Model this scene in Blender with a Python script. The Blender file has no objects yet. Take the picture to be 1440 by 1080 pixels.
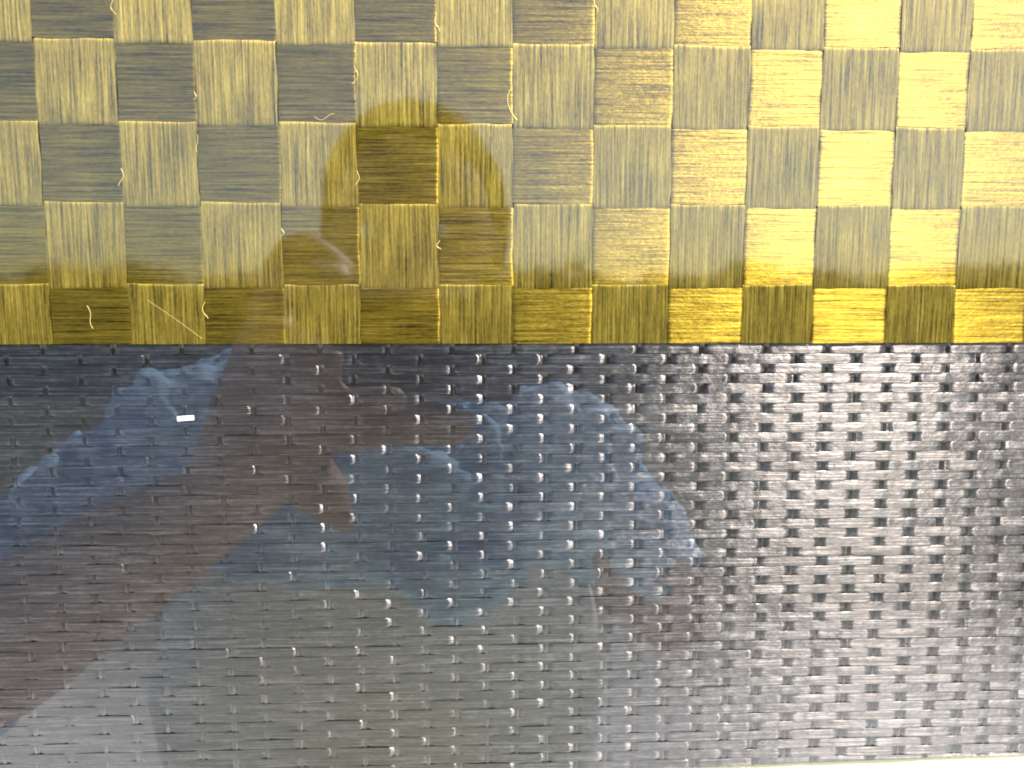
import bpy, bmesh, math, random
import numpy as np
from mathutils import Vector, Matrix

sc = bpy.context.scene
RND = random.Random(11)

# ------------------------------------------------------------------ camera
cam_d = bpy.data.cameras.new('camera')
cam = bpy.data.objects.new('camera', cam_d)
sc.collection.objects.link(cam)
cam_d.sensor_width = 36.0
cam_d.lens = 36.0 * 1040.0 / 1440.0
cam_d.clip_start = 0.002
cam_d.clip_end = 2000
cam.location = (0, -0.25, 1.30)
fwd = Vector((0.03440277, 0.99385768, -0.10518252))
cam.rotation_euler = fwd.to_track_quat('-Z', 'Y').to_euler()
sc.camera = cam

# ------------------------------------------------------------------ light
SUN = Vector((0.44, -0.595, 0.672)).normalized()
elev = math.asin(SUN.z)
azim = math.atan2(SUN.x, SUN.y)
world = bpy.data.worlds.new('World')
sc.world = world
world.use_nodes = True
wn = world.node_tree
wn.nodes.clear()
w_out = wn.nodes.new('ShaderNodeOutputWorld')
w_bg = wn.nodes.new('ShaderNodeBackground')
w_sky = wn.nodes.new('ShaderNodeTexSky')
w_sky.sky_type = 'NISHITA'
w_sky.sun_disc = False
w_sky.sun_elevation = elev
w_sky.sun_rotation = azim
w_sky.air_density = 1.0
w_sky.dust_density = 1.0
w_bg.inputs['Strength'].default_value = 0.12
wn.links.new(w_sky.outputs[0], w_bg.inputs['Color'])
wn.links.new(w_bg.outputs[0], w_out.inputs['Surface'])
sun_d = bpy.data.lights.new('sun', 'SUN')
sun_d.energy = 4.5
sun_d.angle = math.radians(0.53)
sun_d.color = (1.0, 0.95, 0.87)
sun = bpy.data.objects.new('sun', sun_d)
sun.rotation_euler = SUN.to_track_quat('Z', 'Y').to_euler()
sun.location = (3, -3, 6)
sc.collection.objects.link(sun)

sc.view_settings.view_transform = 'Standard'
sc.view_settings.look = 'None'
sc.view_settings.exposure = 1.0
sc.view_settings.gamma = 1.0
sc.view_settings.use_curve_mapping = False
sc.render.engine = 'CYCLES'
sc.cycles.max_bounces = 6
sc.cycles.sample_clamp_indirect = 6
sc.cycles.filter_width = 1.9

# ------------------------------------------------------------------ helpers
def link(o, parent=None):
    sc.collection.objects.link(o)
    if parent:
        o.parent = parent
    return o

def mesh_obj(name, verts, faces, mat, parent=None, smooth=True):
    me = bpy.data.meshes.new(name)
    me.from_pydata(verts, [], faces)
    if smooth:
        me.polygons.foreach_set('use_smooth', [True] * len(me.polygons))
    me.materials.append(mat)
    me.update()
    return link(bpy.data.objects.new(name, me), parent)

def empty(name, loc=(0, 0, 0)):
    o = bpy.data.objects.new(name, None)
    o.empty_display_size = 0.02
    o.location = loc
    return link(o)

def tag(o, label=None, cat=None, group=None, kind=None):
    if label: o['label'] = label
    if cat: o['category'] = cat
    if group: o['group'] = group
    if kind: o['kind'] = kind
    return o

def box_data(x0, x1, y0, y1, z0, z1):
    v = [(x, y, z) for x in (x0, x1) for y in (y0, y1) for z in (z0, z1)]
    f = [(0, 1, 3, 2), (4, 6, 7, 5), (0, 4, 5, 1), (2, 3, 7, 6), (0, 2, 6, 4), (1, 5, 7, 3)]
    return v, f

class NT:
    def __init__(self, name):
        self.m = bpy.data.materials.new(name)
        self.m.use_nodes = True
        self.t = self.m.node_tree
        self.b = self.t.nodes['Principled BSDF']
    def n(self, typ, **kw):
        nd = self.t.nodes.new(typ)
        for k, v in kw.items():
            if k.startswith('i_'):
                key = k[2:]
                key = int(key) if key.isdigit() else key.replace('_', ' ')
                nd.inputs[key].default_value = v
            else:
                setattr(nd, k, v)
        return nd
    def l(self, a, b):
        self.t.links.new(a, b)
    def ramp(self, fac, stops):
        r = self.n('ShaderNodeValToRGB')
        while len(r.color_ramp.elements) < len(stops):
            r.color_ramp.elements.new(0.5)
        for e, (p, c) in zip(r.color_ramp.elements, stops):
            e.position = p
            e.color = (c[0], c[1], c[2], 1)
        self.l(fac, r.inputs[0])
        return r
    def math(self, op, a, b=None, c=None):
        m = self.n('ShaderNodeMath', operation=op)
        for i, v in enumerate((a, b, c)):
            if v is None: continue
            if isinstance(v, (int, float)): m.inputs[i].default_value = v
            else: self.l(v, m.inputs[i])
        return m.outputs[0]
    def noise(self, vec, scale, detail=2, rough=0.5):
        nz = self.n('ShaderNodeTexNoise', i_Scale=scale, i_Detail=detail, i_Roughness=rough)
        self.l(vec, nz.inputs['Vector'])
        return nz.outputs['Fac']
    def coords(self, scale, rand=True):
        tc = self.n('ShaderNodeTexCoord')
        mp = self.n('ShaderNodeMapping')
        mp.inputs['Scale'].default_value = scale
        if rand:
            oi = self.n('ShaderNodeObjectInfo')
            mu = self.n('ShaderNodeVectorMath', operation='SCALE')
            cx = self.n('ShaderNodeCombineXYZ')
            self.l(oi.outputs['Random'], cx.inputs[0])
            self.l(oi.outputs['Random'], cx.inputs[2])
            mu.inputs['Scale'].default_value = 37.0
            self.l(cx.outputs[0], mu.inputs[0])
            ad = self.n('ShaderNodeVectorMath', operation='ADD')
            self.l(tc.outputs['Object'], ad.inputs[0])
            self.l(mu.outputs[0], ad.inputs[1])
            self.l(ad.outputs[0], mp.inputs['Vector'])
        else:
            self.l(tc.outputs['Object'], mp.inputs['Vector'])
        return mp.outputs[0]
    def obj_vec(self, v, typ='NORMAL'):
        cx = self.n('ShaderNodeCombineXYZ')
        for i in range(3): cx.inputs[i].default_value = v[i]
        vt = self.n('ShaderNodeVectorTransform', vector_type=typ, convert_from='OBJECT', convert_to='WORLD')
        self.l(cx.outputs[0], vt.inputs[0])
        return vt.outputs[0]

def clear_coat(t, ior, rough, peel, tint=(1, 1, 1)):
    """poured resin levelled flat over the weave, with a very slight orange peel"""
    b = t.b
    b.inputs['Coat Weight'].default_value = 1.0
    b.inputs['Coat IOR'].default_value = ior
    b.inputs['Coat Roughness'].default_value = rough
    b.inputs['Coat Tint'].default_value = (*tint, 1)
    flat = t.obj_vec((0, -1, 0))
    c = t.coords((1, 1, 1), rand=False)
    nz = t.noise(c, 38.0, 1.0)
    bp = t.n('ShaderNodeBump', i_Strength=peel, i_Distance=0.001)
    t.l(nz, bp.inputs['Height'])
    t.l(flat, bp.inputs['Normal'])
    t.l(bp.outputs[0], b.inputs['Coat Normal'])

def fibre_mat(name, along, cols, rough, aniso, metallic, bump, coat_ior, streak=1500, mottling=(500, 1700), depth=0.00025, coat_rough=0.045):
    t = NT(name)
    b = t.b
    sa, sb = 38.0, float(streak)
    sv = (sa, 300, sb) if along == 'x' else (sb, 300, sa)
    c = t.coords(sv)
    n1 = t.noise(c, 1.0, 3.0, 0.62)
    mv = (mottling[0], 300, mottling[1]) if along == 'x' else (mottling[1], 300, mottling[0])
    c2 = t.coords(mv)
    n2 = t.noise(c2, 1.0, 2.0, 0.6)
    big = t.noise(t.coords((70, 70, 70)), 1.0, 2.0)
    mix = t.math('ADD', t.math('MULTIPLY', n1, 0.66), t.math('ADD', t.math('MULTIPLY', n2, 0.19), t.math('MULTIPLY', big, 0.15)))
    r = t.ramp(mix, cols)
    t.l(r.outputs[0], b.inputs['Base Color'])
    b.inputs['Metallic'].default_value = metallic
    b.inputs['Roughness'].default_value = rough
    b.inputs['Anisotropic'].default_value = aniso
    t.l(t.obj_vec((0, 0, 1) if along == 'x' else (1, 0, 0), 'VECTOR'), b.inputs['Tangent'])
    hb = t.math('ADD', n1, t.math('MULTIPLY', n2, 0.9))
    bp = t.n('ShaderNodeBump', i_Strength=bump, i_Distance=depth)
    t.l(hb, bp.inputs['Height'])
    t.l(bp.outputs[0], b.inputs['Normal'])
    clear_coat(t, coat_ior, coat_rough, 0.012)
    return t.m

def plain_mat(name, col, rough=0.6, metallic=0.0, var=0.25, scale=40.0, bump=0.0):
    t = NT(name)
    c = t.coords((1, 1, 1), rand=False)
    nz = t.noise(c, scale, 4.0, 0.6)
    lo = [v * (1 - var) for v in col]
    hi = [min(1, v * (1 + var)) for v in col]
    r = t.ramp(nz, [(0.3, lo), (0.7, hi)])
    t.l(r.outputs[0], t.b.inputs['Base Color'])
    t.b.inputs['Roughness'].default_value = rough
    t.b.inputs['Metallic'].default_value = metallic
    if bump:
        bp = t.n('ShaderNodeBump', i_Strength=bump, i_Distance=0.002)
        t.l(nz, bp.inputs['Height'])
        t.l(bp.outputs[0], t.b.inputs['Normal'])
    return t.m

COAT = 1.85
gold_cols = [(0.36, (0.05, 0.036, 0.006)), (0.44, (0.20, 0.136, 0.014)), (0.55, (0.40, 0.272, 0.027)), (0.68, (0.66, 0.48, 0.075))]
M_gold_weft = fibre_mat('gold_fibre_across', 'x', [(p, (c[0] * .76, c[1] * .765, c[2] * .74)) for p, c in gold_cols], 0.53, 0.92, 0.88, 0.7, COAT, streak=1500, mottling=(420, 1500))
M_gold_warp = fibre_mat('gold_fibre_upright', 'z', [(p, (c[0] * .82, c[1] * .88, c[2] * 1.25)) for p, c in gold_cols], 0.62, 0.75, 0.80, 0.35, COAT, streak=1300)
blk = [(0.30, (0.060, 0.056, 0.0545)), (0.5, (0.110, 0.101, 0.098)), (0.68, (0.28, 0.257, 0.25))]
M_black_weft = fibre_mat('carbon_fibre_across', 'x', blk, 0.325, 1.0, 1.0, 1.0, COAT, streak=1700, mottling=(380, 900), depth=0.00014, coat_rough=0.018)
M_black_warp = fibre_mat('carbon_fibre_upright', 'z', blk, 0.34, 1.0, 1.0, 0.6, COAT, streak=1700, mottling=(330, 900), depth=0.00014, coat_rough=0.018)
M_core_gold = plain_mat('amber_resin', (0.10, 0.075, 0.012), 0.4)
M_core_black = plain_mat('black_resin', (0.012, 0.012, 0.012), 0.4)
M_cream = plain_mat('cream_paint', (0.74, 0.69, 0.42), 0.55, var=0.04, scale=60)
M_stray = plain_mat('loose_gold_fibre', (0.72, 0.56, 0.20), 0.3, metallic=0.3, var=0.1)
M_white = plain_mat('glint_and_eye_white', (0.85, 0.85, 0.83), 0.4, var=0.03)  # painted white of the weave glint, and of the eyes

# ------------------------------------------------------------------ setting
def setting():
    t = NT('ground_paving_and_grass')
    tc = t.n('ShaderNodeTexCoord')
    sp = t.n('ShaderNodeSeparateXYZ')
    t.l(tc.outputs['Object'], sp.inputs[0])
    wob = t.noise(tc.outputs['Object'], 0.8, 3)
    edge = t.math('ADD', sp.outputs[1], t.math('MULTIPLY', wob, 0.5))
    m = t.n('ShaderNodeMapRange', i_From_Min=-2.6, i_From_Max=-1.7)
    t.l(edge, m.inputs['Value'])
    stone = t.ramp(t.noise(tc.outputs['Object'], 9.0, 6, 0.65), [(0.3, (0.67, 0.67, 0.64)), (0.7, (0.80, 0.80, 0.77))])
    grass = t.ramp(t.noise(tc.outputs['Object'], 14.0, 5, 0.7), [(0.3, (0.03, 0.036, 0.018)), (0.7, (0.075, 0.08, 0.045))])
    mx = t.n('ShaderNodeMix', data_type='RGBA')
    t.l(m.outputs[0], mx.inputs['Factor'])
    t.l(grass.outputs[0], mx.inputs['A'])
    t.l(stone.outputs[0], mx.inputs['B'])
    t.l(mx.outputs['Result'], t.b.inputs['Base Color'])
    t.b.inputs['Roughness'].default_value = 0.85
    g = mesh_obj('ground', [(-900, -900, 0), (900, -900, 0), (900, 900, 0), (-900, 900, 0)], [(0, 1, 2, 3)], t.m, smooth=False)
    tag(g, kind='structure')

def hedge():
    v, f = [], []
    r = random.Random(5)
    X0, X1, Y0, Y1 = -13, 13, -13.2, -12.0
    def top(x):
        return 1.78 + 0.12 * math.sin(x * 1.7) + 0.09 * math.sin(x * 4.3 + 1) + 0.05 * math.sin(x * 9.1)
    for i in range(15000):
        x = r.uniform(X0, X1)
        h = top(x)
        k = r.random()
        if k < 0.62: y, z = Y1 + r.gauss(0, 0.09), r.uniform(0.02, h)
        else: y, z = r.uniform(Y0, Y1), h + r.gauss(0, 0.06)
        s = r.uniform(0.035, 0.075)
        a = Vector((r.gauss(0, 1), r.gauss(0, 1), r.gauss(0, 1))).normalized()
        bvec = a.orthogonal().normalized()
        c = Vector((x, y, max(z, s)))
        b0 = len(v)
        v += [tuple(c - a * s), tuple(c + bvec * s * 0.5), tuple(c + a * s), tuple(c - bvec * s * 0.5)]
        f.append((b0, b0 + 1, b0 + 2, b0 + 3))
    m = plain_mat('hedge_leaf', (0.05, 0.075, 0.025), 0.5, var=0.5, scale=6)
    root = empty('hedge', (0, -12.6, 0))
    o = mesh_obj('foliage', [(a, b + 12.6, c) for a, b, c in v], f, m, root, smooth=False)
    cv, cf = [], []
    n = 60
    for i in range(n + 1):
        x = X0 + (X1 - X0) * i / n
        h = top(x) - 0.08
        cv += [(x, 0.5, 0), (x, 0.5, h), (x, -0.5, h), (x, -0.5, 0)]
    for i in range(n):
        a, b = 4 * i, 4 * i + 4
        cf += [(a, a + 1, b + 1, b), (a + 1, a + 2, b + 2, b + 1), (a + 2, a + 3, b + 3, b + 2)]
    mesh_obj('branches', cv, cf, plain_mat('hedge_twigs', (0.03, 0.035, 0.015), 0.8), root, smooth=False)
    tag(root, 'dark green clipped hedge reflected as a band behind the photographer', 'hedge')

def board():
    v, f = box_data(-0.26, 0.26, 0.0034, 0.0254, 0, 1.50)
    o = mesh_obj('backing_board', v, f, M_cream, smooth=False)
    bv = o.modifiers.new('bevel', 'BEVEL'); bv.width = 0.0015; bv.segments = 2
    tag(o, 'pale cream board behind the panels, a sliver showing at the lower right', 'board')

# ------------------------------------------------------------------ gold panel
GX = [-0.1690, -0.1435, -0.1180, -0.0934, -0.0671, -0.0420, -0.0157, 0.0089, 0.0356, 0.0616, 0.0870, 0.1112, 0.1368, 0.1607, 0.1860, 0.2112]
GZ = [1.4350, 1.4096, 1.3840, 1.3586, 1.3330, 1.3064, 1.2873]

def wob(r, amp, n=3):
    p = [(r.uniform(0.6, 1.0) * amp / (k + 1), r.uniform(0, 6.28), r.uniform(0.6, 1.4) * (k * 2 + 1)) for k in range(n)]
    return lambda s: sum(a * math.sin(q * s * 3.0 + ph) for a, ph, q in p)

US = [-1, -0.99, -0.97, -0.94, -0.89, -0.8, -0.6, -0.3, 0, 0.3, 0.6, 0.8, 0.89, 0.94, 0.97, 0.99, 1]
VS = [-1, -0.992, -0.975, -0.94, -0.85, -0.6, -0.2, 0.2, 0.6, 0.85, 0.94, 0.975, 0.992, 1]

def square_mesh(x0, x1, z0, z1, along, seed, ytop, cut_bottom=False):
    """one visible square of tape: pillowed, ends diving under the crossing tape, tape edges rolled"""
    r = random.Random(seed)
    w = [wob(r, 0.00022) for _ in range(4)]
    tiltx, tiltz = r.gauss(0, 0.00005), r.gauss(0, 0.00005)
    bow = r.uniform(0.00002, 0.00009)
    us, vs = (US, VS) if along == 'x' else (VS, US)
    V, Fc = [], []
    for iv, vv in enumerate(vs):
        for iu, uu in enumerate(us):
            fx, fz = (uu + 1) / 2, (vv + 1) / 2
            xa = x0 + w[0](vv); xb = x1 + w[1](vv)
            za = z0 + (0 if cut_bottom else w[2](uu)); zb = z1 + w[3](uu)
            x = xa + (xb - xa) * fx
            z = za + (zb - za) * fz
            s, e = (abs(uu), abs(vv)) if along == 'x' else (abs(vv), abs(uu))
            down = 0.00016 * max(0, (s - 0.93) / 0.07) ** 2.0      # dives under at the ends
            if cut_bottom and along == 'z' and vv < 0: down = 0
            ed = max(0, (e - 0.95) / 0.05)
            if cut_bottom and along == 'x' and vv < 0: ed = 0
            down += 0.00009 * ed ** 2.2                             # rolled tape edge
            down += bow * s * s + tiltx * uu + tiltz * vv
            V.append((x, ytop + down, z))
    nu = len(us)
    for j in range(len(vs) - 1):
        for i in range(nu - 1):
            a = j * nu + i
            Fc.append((a, a + 1, a + nu + 1, a + nu))
    return V, Fc

def gold_panel():
    base = GZ[-1]
    root = empty('gold_woven_panel', (0, 0, base))
    tag(root, 'gold woven sheet with a bright checkerboard of wide tapes, lying over the dark panel', 'woven panel')
    off = lambda V: [(a, b, c - base) for a, b, c in V]
    v, f = box_data(GX[0], GX[-1], 0.00050, 0.00078, base, GZ[0])
    mesh_obj('core_sheet', off(v), f, M_core_gold, root, smooth=False)
    nC, nR = len(GX) - 1, len(GZ) - 1
    # GX column 1 is the one the photo cuts at its left edge; GZ row 1 the one cut at its top
    is_weft = lambda r, c: ((r - 1) + (c - 0)) % 2 == 1
    yt = -0.00012
    for r in range(nR):
        z1, z0 = GZ[r], GZ[r + 1]
        V, Fc = box_data(GX[0], GX[-1], 0.00042, 0.00048, z0 + 0.0009 + (0 if r < nR - 1 else -0.0007), z1 - 0.0009)
        tape = mesh_obj('weft_tape', off(V), Fc, M_gold_weft, root, smooth=False)
        for c in range(nC):
            if not is_weft(r, c): continue
            last = r == nR - 1
            V, Fc = square_mesh(GX[c] - 0.0001, GX[c + 1] + 0.0001, z0 + (0.0 if last else 0.0006), z1 - 0.0006, 'x', 100 + r * 31 + c, yt, last)
            mesh_obj('tape_square', off(V), Fc, M_gold_weft, tape)
    for c in range(nC):
        x0, x1 = GX[c], GX[c + 1]
        V, Fc = box_data(x0 + 0.0007, x1 - 0.0007, 0.00033, 0.00040, base + 0.0002, GZ[0])
        tape = mesh_obj('warp_tape', off(V), Fc, M_gold_warp, root, smooth=False)
        for r in range(nR):
            if is_weft(r, c): continue
            z1, z0 = GZ[r], GZ[r + 1]
            last = r == nR - 1
            V, Fc = square_mesh(x0 + 0.0001, x1 - 0.0001, z0 - (0.0 if last else 0.0007), z1 + 0.0007, 'z', 900 + r * 31 + c, yt - 0.00003, last)
            mesh_obj('tape_square', off(V), Fc, M_gold_warp, tape)
    # loose curled fibres caught at the tape edges
    def fibre(pts, rad):
        V, Fc = [], []
        P = [Vector((a, -0.00020, b - base)) for a, b in pts]
        n = 5
        for i, p in enumerate(P):
            d = (P[min(i + 1, len(P) - 1)] - P[max(i - 1, 0)]).normalized()
            s = d.cross(Vector((0, 1, 0))).normalized()
            for k in range(n):
                a = 2 * math.pi * k / n
                V.append(tuple(p + s * (rad * math.cos(a)) + Vector((0, 1, 0)) * (rad * 0.6 * math.sin(a))))
        for i in range(len(P) - 1):
            for k in range(n):
                Fc.append((i * n + k, i * n + (k + 1) % n, (i + 1) * n + (k + 1) % n, (i + 1) * n + k))
        mesh_obj('loose_fibre', V, Fc, M_stray, root)
    r = random.Random(3)
    for c, row in [(2, 1), (3, 2), (4, 1), (5, 3), (4, 4), (6, 1), (3, 5), (3, 3), (6, 0), (8, 1), (5, 2), (2, 3), (9, 1), (4, 0), (6, 4)]:
        if c >= nC: continue
        x = GX[c + 0]
        zt = GZ[row + 1] + r.uniform(0.35, 0.9) * (GZ[row] - GZ[row + 1])
        L = r.uniform(0.0025, 0.006)
        ph, amp = r.uniform(0, 6.28), r.uniform(0.0003, 0.0009)
        pts = [(x + amp * math.sin(ph + 5.2 * s) * (0.4 + s), zt - L * s) for s in [k / 12 for k in range(13)]]
        fibre(pts, r.uniform(0.00007, 0.00014))
    fibre([(-0.1120 + 0.0175 * s, 1.3020 - 0.0135 * s + 0.0006 * math.sin(2 * s)) for s in [k / 10 for k in range(11)]], 0.00005)
    fibre([(-0.1315 + 0.0005 * math.sin(6 * s) + 0.0016 * s, 1.3000 - 0.0075 * s) for s in [k / 14 for k in range(15)]], 0.00011)
    fibre([(-0.0555 + 0.0065 * s, 1.3610 - 0.0010 * math.sin(5 * s)) for s in [k / 10 for k in range(11)]], 0.00010)
    fibre([(0.0085 + 0.0035 * math.sin(2.6 * s) - 0.006 * s * (1 - s) * 3, 1.3705 - 0.010 * s) for s in [k / 12 for k in range(13)]], 0.00014)

# ------------------------------------------------------------------ dark panel
WA = [-0.2055, -0.1825, -0.1595, -0.1357, -0.1135, -0.0906, -0.0673, -0.0446, -0.0223, -0.0010, 0.0200, 0.0413, 0.0625, 0.0850, 0.1070, 0.1281, 0.1495, 0.1710, 0.1925, 0.2140]
WB = [(a + b) / 2 for a, b in zip(WA, WA[1:])]
PITCH = 0.00343
ZTOP = 1.2905
bot = lambda x: 1.1310 + 0.0219 * x

def dark_panel():
    root = empty('dark_woven_panel', (0, 0, 1.13))
    tag(root, 'dark glossy carbon woven panel under the gold sheet, mirroring the photographer', 'woven panel')
    X0, X1 = -0.215, 0.222
    o1 = lambda V: [(a, b, c - 1.13) for a, b, c in V]
    cv = [(X0, .0015, bot(X0)), (X1, .0015, bot(X1)), (X1, .0015, 1.43), (X0, .0015, 1.43)]
    cv += [(a, .0033, c) for a, b, c in cv]
    mesh_obj('core_sheet', o1(cv), [(0, 1, 2, 3), (7, 6, 5, 4), (0, 4, 5, 1), (1, 5, 6, 2), (2, 6, 7, 3), (3, 7, 4, 0)], M_core_black, root, smooth=False)
    r = random.Random(21)
    n = int((ZTOP - 1.1262) / PITCH)
    rows = [ZTOP - PITCH * (i + 0.5) + r.gauss(0, 0.00007) for i in range(n)]
    CS = [-1, -0.965, -0.90, -0.75, -0.35, 0.35, 0.75, 0.90, 0.965, 1]
    HW = PITCH * 0.496
    drift = lambda z: (1.287 - z) * 0.006
    for i, zc in enumerate(rows):
        if i == 0: continue                       # this row lies behind the gold sheet's edge
        cross = [x + drift(zc) + r.gauss(0, 0.00032) for x in (WA if i % 2 == 0 else WB)]
        under = WB if i % 2 == 0 else WA
        xs = {X0, X1}
        for cx in cross:
            for d in (0, .0006, .0010, .0013, .0017, .0021, .0026, .0033, .0045):
                for s in (-1, 1):
                    if X0 < cx + s * d < X1: xs.add(round(cx + s * d, 6))
        for cx in under:
            for d in (0, .0012, .0025, .004):
                for s in (-1, 1):
                    if X0 < cx + s * d < X1: xs.add(round(cx + s * d, 6))
        xs = sorted(xs)
        phase = [r.uniform(0, 6.28) for _ in range(4)]
        V, Fc = [], []
        fl = {}
        for x in xs:
            q = min((abs(x - c), c) for c in cross)
            j = sum(1 for c in cross if c < x)
            if j not in fl: fl[j] = (r.gauss(0, 0.000012), r.gauss(0, 0.011), r.gauss(0, 0.006), r.uniform(0.55, 1.2), r.random())
            dz, tx, tz, wd, sh = fl[j]
            lo = max([c for c in cross if c < x], default=X0); hi = min([c for c in cross if c >= x], default=X1); fc = (lo + hi) / 2
            mid = min((abs(x - c) for c in under), default=1)
            hump = 0.00008 * math.exp(-(mid / 0.0022) ** 2)
            wave = 0.000026 * math.sin(x * 1500 + phase[0] + j) + 0.00002 * math.sin(x * 760 + phase[1])
            k0 = max(0.0, min(1.0, (q[0] - 0.0003) / 0.002))
            hw = HW * (0.99 + 0.01 * math.sin(k0 * math.pi / 2))
            for s in CS:
                prof = (1 - abs(s) ** 9)
                # rounded shoulder where the float dives under the binding yarn
                k = max(0.0, min(1.0, (q[0] - 0.00022 - 0.0010 * abs(s) ** 2.2) / (0.0017 + 0.0009 * sh)))
                lift = math.sin(k * math.pi / 2)
                top = 0.00051 * wd * lift - 0.00003 * s * s + hump * prof + wave * prof + dz + tx * (x - fc) * lift + tz * 0.2 * s * HW * lift
                z = max(zc + s * hw, bot(x))
                V.append((x, 0.00115 - top, z))
        m = len(CS)
        for a in range(len(xs) - 1):
            for b in range(m - 1):
                p = a * m + b
                Fc.append((p, p + m, p + m + 1, p + 1))
        mesh_obj('weft_tow', o1(V), Fc, M_black_weft, root)
    allw = [(x, 0) for x in WA] + [(x, 1) for x in WB]
    for x0, par in sorted(allw):
        V, Fc = [], []
        zs = []
        for i, zc in list(enumerate(rows))[1:]:
            for s in (-0.5, -0.36, -0.18, 0, 0.18, 0.36):
                zs.append((zc - s * PITCH, i, s))
        hw = 0.00095 * r.uniform(0.85, 1.15)
        ph = r.uniform(0, 6.28)
        for z, i, s in zs:
            over = (i % 2 == par)
            c = math.cos(math.pi * s)
            yy = 0.00090 - 0.00012 * c if over else 0.00085 + 0.0005 * c
            xx = x0 + drift(z) + 0.00012 * math.sin(z * 130 + ph)
            for u, d in ((-1, .0003), (-.6, .00006), (0, 0), (.6, .00006), (1, .0003)):
                V.append((xx + u * hw, yy + d, max(z, bot(xx))))
        for a in range(len(zs) - 1):
            for b in range(4):
                p = a * 5 + b
                Fc.append((p, p + 1, p + 6, p + 5))
        mesh_obj('warp_yarn', o1(V), Fc, M_black_warp, root)

def glint():  # bright glint on a weave flaw, imitated by a small white solid
    v, f = [], []
    bm = bmesh.new()
    bmesh.ops.create_grid(bm, x_segments=8, y_segments=3, size=0.5)
    for q in bm.verts:
        x, y = q.co.x, q.co.y
        q.co = Vector((x * 0.0058 * (1 - 0.10 * abs(y)), -0.0004 - 0.0007 * abs(x) ** 1.5 - 0.0002 * y, y * 0.0016 + 0.0004 * x))
    bmesh.ops.solidify(bm, geom=bm.faces[:], thickness=0.0001)
    me = bpy.data.meshes.new('glint_chip'); bm.to_mesh(me); bm.free()
    me.materials.append(M_white)
    o = link(bpy.data.objects.new('glint_chip', me))
    o.location = (-0.1010, 0.0, 1.2625)
    tag(o, 'tiny bright glint of the dark weave at left, built as a white chip', 'glint')

# ------------------------------------------------------------------ photographer
def sweep(V, F, pts, n=20, closed_ends=True):
    """pts: (centre, radius_a, radius_b, side) rings through a smoothed path"""
    P = [Vector(p[0]) for p in pts]
    R = [(p[1], p[2] if len(p) > 2 and p[2] else p[1]) for p in pts]
    side0 = Vector(pts[0][3]) if len(pts[0]) > 3 else None
    C, RR = [], []
    sub = 5
    for i in range(len(P) - 1):
        p0, p1, p2, p3 = P[max(i - 1, 0)], P[i], P[i + 1], P[min(i + 2, len(P) - 1)]
        for k in range(sub):
            t = k / sub
            C.append(0.5 * ((2 * p1) + (p2 - p0) * t + (2 * p0 - 5 * p1 + 4 * p2 - p3) * t * t + (3 * p1 - p0 - 3 * p2 + p3) * t ** 3))
            e = t * t * (3 - 2 * t)
            RR.append(tuple(R[i][q] * (1 - e) + R[i + 1][q] * e for q in (0, 1)))
    C.append(P[-1]); RR.append(R[-1])
    # rounded caps
    d0 = (C[0] - C[1]).normalized(); d1 = (C[-1] - C[-2]).normalized()
    pre, post = [], []
    for a in (80, 60, 35):
        s, c = math.sin(math.radians(a)), math.cos(math.radians(a))
        pre.append((C[0] + d0 * min(RR[0]) * s, (RR[0][0] * c, RR[0][1] * c)))
        post.insert(0, (C[-1] + d1 * min(RR[-1]) * s, (RR[-1][0] * c, RR[-1][1] * c)))
    rings = pre + list(zip(C, RR)) + post
    side = side0
    base = len(V)
    for i, (c, rr) in enumerate(rings):
        d = (rings[min(i + 1, len(rings) - 1)][0] - rings[max(i - 1, 0)][0]).normalized()
        if side is None: side = d.orthogonal().normalized()
        side = (side - d * side.dot(d)).normalized()
        up = d.cross(side)
        for k in range(n):
            a = 2 * math.pi * k / n
            V.append(tuple(c + side * (rr[0] * math.cos(a)) + up * (rr[1] * math.sin(a))))
    m = len(rings)
    for i in range(m - 1):
        for k in range(n):
            F.append((base + i * n + k, base + i * n + (k + 1) % n, base + (i + 1) * n + (k + 1) % n, base + (i + 1) * n + k))
    F.append(tuple(base + k for k in reversed(range(n))))
    F.append(tuple(base + (m - 1) * n + k for k in range(n)))

def ellipsoid(V, F, c, r, nu=24, nv=16, fn=None):
    b = len(V)
    for j in range(nv + 1):
        th = math.pi * (0.02 + 0.96 * j / nv)
        for i in range(nu):
            a = 2 * math.pi * i / nu
            p = Vector((math.sin(th) * math.cos(a), math.sin(th) * math.sin(a), math.cos(th)))
            if fn: p = fn(p)
            V.append((c[0] + r[0] * p.x, c[1] + r[1] * p.y, c[2] + r[2] * p.z))
    for j in range(nv):
        for i in range(nu):
            F.append((b + j * nu + i, b + j * nu + (i + 1) % nu, b + (j + 1) * nu + (i + 1) % nu, b + (j + 1) * nu + i))
    F.append(tuple(b + i for i in reversed(range(nu))))
    F.append(tuple(b + nv * nu + i for i in range(nu)))

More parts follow.
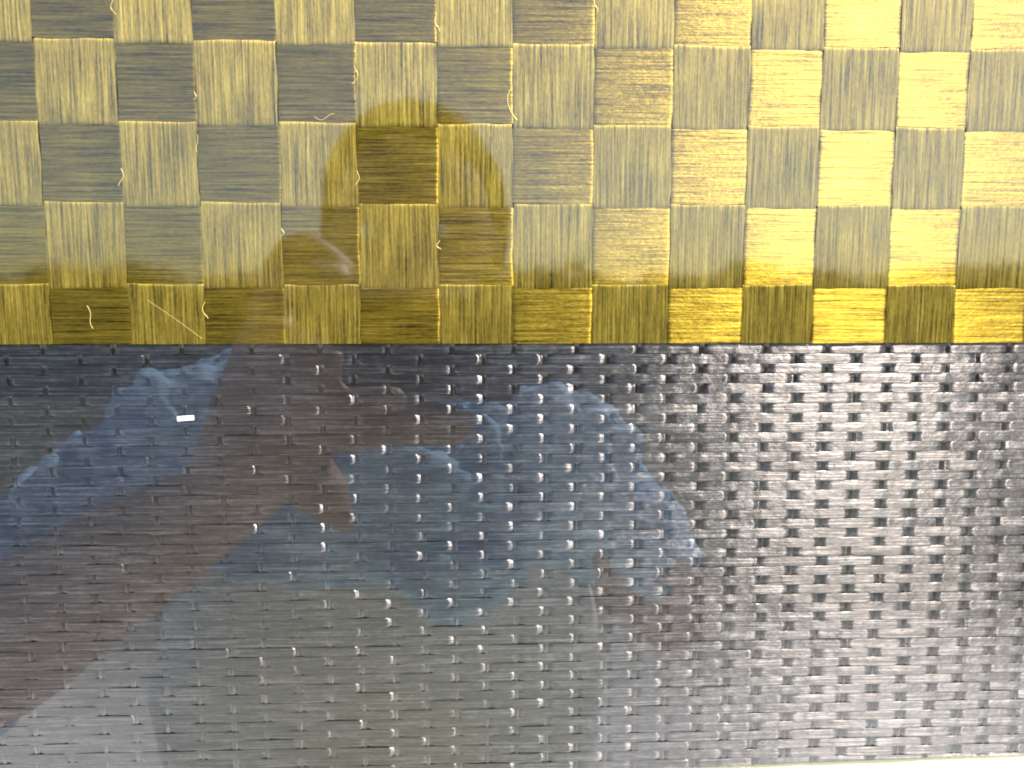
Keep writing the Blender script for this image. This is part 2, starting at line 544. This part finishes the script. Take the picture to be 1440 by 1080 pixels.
def organic(name, V, F, mat, parent, voxel, smooth=6, wrinkle=None):
    # wind every island outwards before fusing
    me = bpy.data.meshes.new(name)
    me.from_pydata(V, [], F)
    bm = bmesh.new(); bm.from_mesh(me)
    bmesh.ops.recalc_face_normals(bm, faces=bm.faces[:])
    bm.to_mesh(me); bm.free()
    me.materials.append(mat)
    o = link(bpy.data.objects.new(name, me), parent)
    rm = o.modifiers.new('fuse', 'REMESH'); rm.mode = 'VOXEL'; rm.voxel_size = voxel; rm.use_smooth_shade = True
    s = o.modifiers.new('soften', 'SMOOTH'); s.iterations = smooth; s.factor = 0.5
    if wrinkle:
        for ty, size, st in wrinkle:
            tx = bpy.data.textures.new(name + '_folds', ty)
            tx.noise_scale = size
            d = o.modifiers.new('folds', 'DISPLACE'); d.texture = tx; d.strength = st; d.mid_level = 0.5; d.texture_coords = 'LOCAL'
    return o

def photographer():
    PX, PY = -0.085, -0.55
    root = empty('person', (PX, PY, 0))
    tag(root, 'person in a light blue shirt holding up a phone, reflected in the dark panel', 'person')
    off = lambda V: [(a - PX, b - PY, c) for a, b, c in V]
    skin = plain_mat('skin', (0.36, 0.245, 0.20), 0.5, var=0.12, scale=30)
    shirt = plain_mat('light_blue_cotton', (0.42, 0.67, 0.95), 0.8, var=0.08, scale=120, bump=0.2)
    trous = plain_mat('pale_trousers', (0.86, 0.87, 0.84), 0.85, var=0.05, scale=90, bump=0.2)
    dark = plain_mat('dark_hair', (0.020, 0.016, 0.012), 0.85, var=0.3, scale=200)
    shoe = plain_mat('dark_shoe', (0.03, 0.03, 0.03), 0.4)
    # ---- body: one surface
    V, F = [], []
    def face(p):
        q = p.copy()
        if p.z < -0.2:
            k = (-p.z - 0.2) / 0.8
            q.x *= 1 - 0.38 * k
            q.y *= 1 - 0.18 * k
        if p.y > 0.2:
            nose = math.exp(-(p.x / 0.16) ** 2 - ((p.z + 0.12) / 0.16) ** 2)
            brow = math.exp(-((p.z - 0.18) / 0.12) ** 2) * math.exp(-(p.x / 0.7) ** 2)
            eye = sum(math.exp(-((p.x - s * 0.36) / 0.16) ** 2 - (p.z / 0.10) ** 2) for s in (-1, 1))
            mouth = math.exp(-(p.x / 0.25) ** 2 - ((p.z + 0.5) / 0.05) ** 2)
            q.y += 0.22 * nose + 0.05 * brow - 0.10 * eye - 0.05 * mouth
        return q
    HC = (-0.072, -0.50, 1.368)
    ellipsoid(V, F, HC, (0.078, 0.098, 0.122), 40, 30, face)
    for s in (-1, 1):
        ellipsoid(V, F, (HC[0] + s * 0.080, HC[1] - 0.012, HC[2] - 0.005), (0.010, 0.018, 0.030), 12, 8)
    sweep(V, F, [((-0.074, -0.525, 1.30), .046), ((-0.080, -0.54, 1.23), .046), ((-0.085, -0.555, 1.15), .055)])
    # torso (ellipse: half width, half depth) and hips
    sx = (1, 0, 0)
    sweep(V, F, [((-0.085, -0.555, 1.12), .14, .080, sx), ((-0.085, -0.555, 1.05), .155, .100, sx), ((-0.088, -0.56, .90), .145, .10, sx), ((-0.09, -0.565, .78), .155, .105, sx)], 28)
    for s in (-1, 1):
        sweep(V, F, [((-0.09 + s * .075, -.565, .76), .085), ((-0.09 + s * .085, -.55, .43), .055), ((-0.09 + s * .09, -.57, .10), .038)])
        sweep(V, F, [((-0.09 + s * .09, -.585, .045), .038), ((-0.09 + s * .10, -.45, .03), .030)])
    # raised arm
    sweep(V, F, [((-0.262, -0.50, 1.175), .056), ((-0.365, -0.42, 1.080), .050), ((-0.445, -0.34, 1.000), .046)])
    sweep(V, F, [((-0.452, -0.33, 0.985), .050), ((-0.375, -0.305, 1.040), .056), ((-0.275, -0.28, 1.108), .046), ((-0.185, -0.262, 1.165), .032), ((-0.150, -0.258, 1.205), .036)])
    # palm: thick pad with the heel drawn down
    sweep(V, F, [((-0.178, -0.258, 1.175), .034, .022, (0.8, 0.1, -0.6)), ((-0.146, -0.252, 1.225), .044, .020, (0.8, 0.1, -0.6)), ((-0.134, -0.250, 1.275), .036, .016, (0.9, 0.1, -0.3))], 18)
    sweep(V, F, [((-0.150, -0.252, 1.205), .028), ((-0.118, -0.250, 1.178), .020), ((-0.101, -0.250, 1.153), .010)])
    # thumb along the lower edge of the phone
    sweep(V, F, [((-0.148, -0.250, 1.215), .022), ((-0.100, -0.243, 1.219), .0185), ((-0.060, -0.242, 1.222), .0165), ((-0.020, -0.246, 1.219), .0145)], 16)
    # four fingers folded round the phone's end
    sweep(V, F, [((-0.144, -0.255, 1.285), .013), ((-0.138, -0.252, 1.320), .0125), ((-0.122, -0.254, 1.338), .0118), ((-0.095, -0.262, 1.322), .0100)], 14)
    sweep(V, F, [((-0.150, -0.250, 1.270), .0125), ((-0.141, -0.238, 1.305), .0110), ((-0.118, -0.240, 1.318), .0100), ((-0.096, -0.247, 1.316), .0090)], 14)
    sweep(V, F, [((-0.140, -0.244, 1.238), .0125), ((-0.112, -0.212, 1.236), .0105), ((-0.082, -0.190, 1.242), .0094), ((-0.054, -0.182, 1.246), .0082)], 14)
    sweep(V, F, [((-0.142, -0.245, 1.250), .0115), ((-0.122, -0.216, 1.246), .0100), ((-0.100, -0.194, 1.252), .0092), ((-0.091, -0.188, 1.268), .0080)], 14)
    # hanging arm
    sweep(V, F, [((0.078, -0.50, 1.130), .054), ((0.130, -0.475, 1.065), .050), ((0.182, -0.45, 1.005), .044), ((0.186, -0.54, 0.985), .042), ((0.150, -0.64, 0.965), .032), ((0.115, -0.695, 0.955), .026)])
    sweep(V, F, [((0.118, -0.693, 0.955), .030, .016, (0, 0, 1)), ((0.055, -0.708, 0.945), .038, .015, (0, 0, 1))], 16)
    for k, (dy, L) in enumerate(((-.027, .055), (-.009, .068), (.009, .072), (.027, .062))):
        sweep(V, F, [((0.055, -0.708, 0.945 + dy), .0100), ((0.055 - L * 0.5, -0.712, 0.942 + dy * 1.1), .0092), ((0.055 - L, -0.706, 0.936 + dy * 1.1), .0080)], 12)
    sweep(V, F, [((0.095, -0.700, 0.978), .012), ((0.070, -0.712, 1.000), .0105), ((0.045, -0.714, 1.010), .009)], 12)
    organic('body', off(V), F, skin, root, 0.0042, 4)
    # ---- clothes
    V, F = [], []
    sweep(V, F, [((-0.085, -0.553, 1.200), .085, .035, sx), ((-0.087, -0.550, 1.165), .185, .090, sx), ((-0.100, -0.530, 1.110), .205, .130, sx), ((-0.100, -0.530, 1.070), .220, .142, sx), ((-0.100, -0.530, 1.052), .220, .146, sx), ((-0.100, -0.530, 1.044), .16, .090, sx), ((-0.100, -0.530, 1.040), .08, .010, sx)], 32)
    sweep(V, F, [((-0.205, -0.53, 1.185), .070), ((-0.275, -0.49, 1.172), .076), ((-0.365, -0.42, 1.082), .070), ((-0.440, -0.345, 1.005), .066)])
    sweep(V, F, [((0.035, -0.53, 1.150), .072), ((0.085, -0.50, 1.130), .074), ((0.128, -0.478, 1.080), .062), ((0.156, -0.463, 1.047), .054)])
    # collar and a soft pouch of cloth over the belt
    sweep(V, F, [((-0.135, -0.525, 1.215), .014), ((-0.125, -0.475, 1.190), .012), ((-0.095, -0.450, 1.135), .010)])
    sweep(V, F, [((-0.030, -0.525, 1.215), .014), ((-0.050, -0.475, 1.190), .012), ((-0.085, -0.450, 1.135), .010)])
    sweep(V, F, [((-0.068, -0.385, 1.060), .022), ((-0.028, -0.370, 1.052), .028), ((0.012, -0.385, 1.062), .022)])
    # creases pulled across the raised sleeve and the shoulders
    def crease(a, b, c, rad):
        sweep(V, F, [(a, rad * 0.5), (b, rad), (c, rad * 0.5)], 10)
    for t, sl in ((0.06, .9), (0.2, 1.4), (0.33, .5), (0.44, 1.6), (0.54, 1.2), (0.66, 0.7), (0.78, 1.5), (0.9, 1.0)):
        p = Vector((-0.275, -0.49, 1.172)).lerp(Vector((-0.440, -0.345, 1.005)), t)
        ax = Vector((-0.165, 0.145, -0.167)).normalized()
        f1 = Vector((0.55, 0.80, 0.15)); f1 = (f1 - ax * f1.dot(ax)).normalized()
        up = ax.cross(f1); up = up if up.z > 0 else -up
        rr = 0.082
        pts = [p + ax * (0.035 * sl * (q - 0.5)) + (up * math.cos(a) + f1 * math.sin(a)) * rr for q, a in ((0, -0.25), (0.5, 0.45), (1, 1.25))]
        crease(*pts, 0.0085)
    for k, (x, L) in enumerate(((0.00, .09), (0.03, .11), (0.062, .08), (0.10, .10), (-0.17, .08))):
        crease((x, -0.470, 1.190 - abs(x) * 0.35), (x + 0.012, -0.430, 1.190 - abs(x) * 0.3 - L * 0.5), (x + 0.004, -0.425, 1.185 - L), 0.010)
    organic('shirt', off(V), F, shirt, root, 0.0042, 3, [('CLOUDS', 0.045, 0.034), ('CLOUDS', 0.016, 0.010)])
    V, F = [], []
    sweep(V, F, [((-0.11, -0.52, 1.045), .210, .122, sx), ((-0.11, -0.52, .96), .232, .142, sx), ((-0.115, -0.52, .88), .24, .145, sx), ((-0.11, -0.54, .76), .22, .14, sx)], 28)
    for s in (-1, 1):
        sweep(V, F, [((-0.09 + s * .080, -.565, .76), .098), ((-0.09 + s * .088, -.552, .43), .074), ((-0.09 + s * .092, -.57, .085), .062)])
    organic('trousers', off(V), F, trous, root, 0.009, 5, [('CLOUDS', 0.06, 0.014)])
    for s in (-1, 1):
        V, F = [], []
        sweep(V, F, [((-0.09 + s * .092, -.60, .047), .045, .046, (1, 0, 0)), ((-0.09 + s * .097, -.52, .043), .046, .042, (1, 0, 0)), ((-0.09 + s * .104, -.42, .034), .042, .033, (1, 0, 0))])
        V = [(a, b, max(c, 0.002)) for a, b, c in V]
        organic('shoe', off(V), F, shoe, root, 0.007, 3)
    # hair: cap over the crown and back of the head
    V, F = [], []
    def cap(p):
        q = p.copy()
        if p.y > 0.15 and p.z < 0.45:
            q *= 0.80
        if p.z < -0.35: q *= 0.82
        return q
    ellipsoid(V, F, (HC[0], HC[1] - 0.012, HC[2] + 0.014), (0.096, 0.104, 0.118), 40, 26, cap)
    organic('hair', off(V), F, dark, root, 0.006, 2, [('CLOUDS', 0.012, 0.010)])
    for s in (-1, 1):
        V, F = [], []
        ellipsoid(V, F, (HC[0] + s * 0.029, HC[1] + 0.083, HC[2] - 0.001), (0.012, 0.007, 0.007), 14, 10)
        mesh_obj('eye', off(V), F, M_white, root)

def phone():
    # landscape phone, its back and lens towards the panel; the camera stands just before the lens
    L, H, T = 0.147, 0.0715, 0.008
    root = empty('smartphone', (-0.050, -0.258, 1.270))
    tag(root, 'dark smartphone gripped by its end in the raised hand, reflected above the thumb', 'phone')
    body_m = NT('phone_glass'); body_m.b.inputs['Base Color'].default_value = (0.012, 0.015, 0.014, 1); body_m.b.inputs['Roughness'].default_value = 0.25
    nz = body_m.noise(body_m.coords((1, 1, 1), rand=False), 300.0, 2)
    rp = body_m.ramp(nz, [(0.3, (0.010, 0.013, 0.012)), (0.7, (0.016, 0.019, 0.017))])
    body_m.l(rp.outputs[0], body_m.b.inputs['Base Color'])
    glass = plain_mat('lens_glass', (0.004, 0.004, 0.006), 0.08, var=0.1)
    metal = plain_mat('phone_metal', (0.25, 0.25, 0.25), 0.3, metallic=1.0, var=0.05)
    def slab(name, cx, cz, w, h, y0, y1, rad, mat, parent):
        P = []
        for sx, sz, a0 in ((1, 1, 0), (-1, 1, 90), (-1, -1, 180), (1, -1, 270)):
            for k in range(7):
                a = math.radians(a0 + 15 * k)
                P.append((cx + sx * (w / 2 - rad) + rad * math.cos(a), cz + sz * (h / 2 - rad) + rad * math.sin(a)))
        n = len(P)
        V = [(x, y0, z) for x, z in P] + [(x, y1, z) for x, z in P]
        F = [tuple(range(n)), tuple(range(2 * n - 1, n - 1, -1))] + [(i, i + n, (i + 1) % n + n, (i + 1) % n) for i in range(n)]
        o = mesh_obj(name, V, F, mat, parent, smooth=False)
        bv = o.modifiers.new('bevel', 'BEVEL'); bv.width = min(0.0012, abs(y1 - y0) * 0.3); bv.segments = 2; bv.limit_method = 'ANGLE'
        return o
    slab('back_cover', 0, 0, L, H, -0.0078, 0.0, 0.010, body_m.m, root)
    slab('screen', 0, 0, L - .006, H - .006, -0.0084, -0.0079, 0.008, glass, root)
    isl = slab('camera_island', 0.048, 0.0175, 0.034, 0.034, 0.0002, 0.0016, 0.009, body_m.m, root)
    for dx, dz in ((0.002, 0.005), (-0.008, -0.008), (-0.008, 0.008)):
        slab('lens', 0.048 + dx, 0.0175 + dz, 0.012, 0.012, 0.0017, 0.0026, 0.0059, glass, isl)
    slab('side_button', -0.02, H / 2 + 0.0004, 0.012, 0.0010, -0.005, -0.003, 0.0004, metal, root)

setting()
hedge()
board()
dark_panel()
gold_panel()
glint()
photographer()
phone()
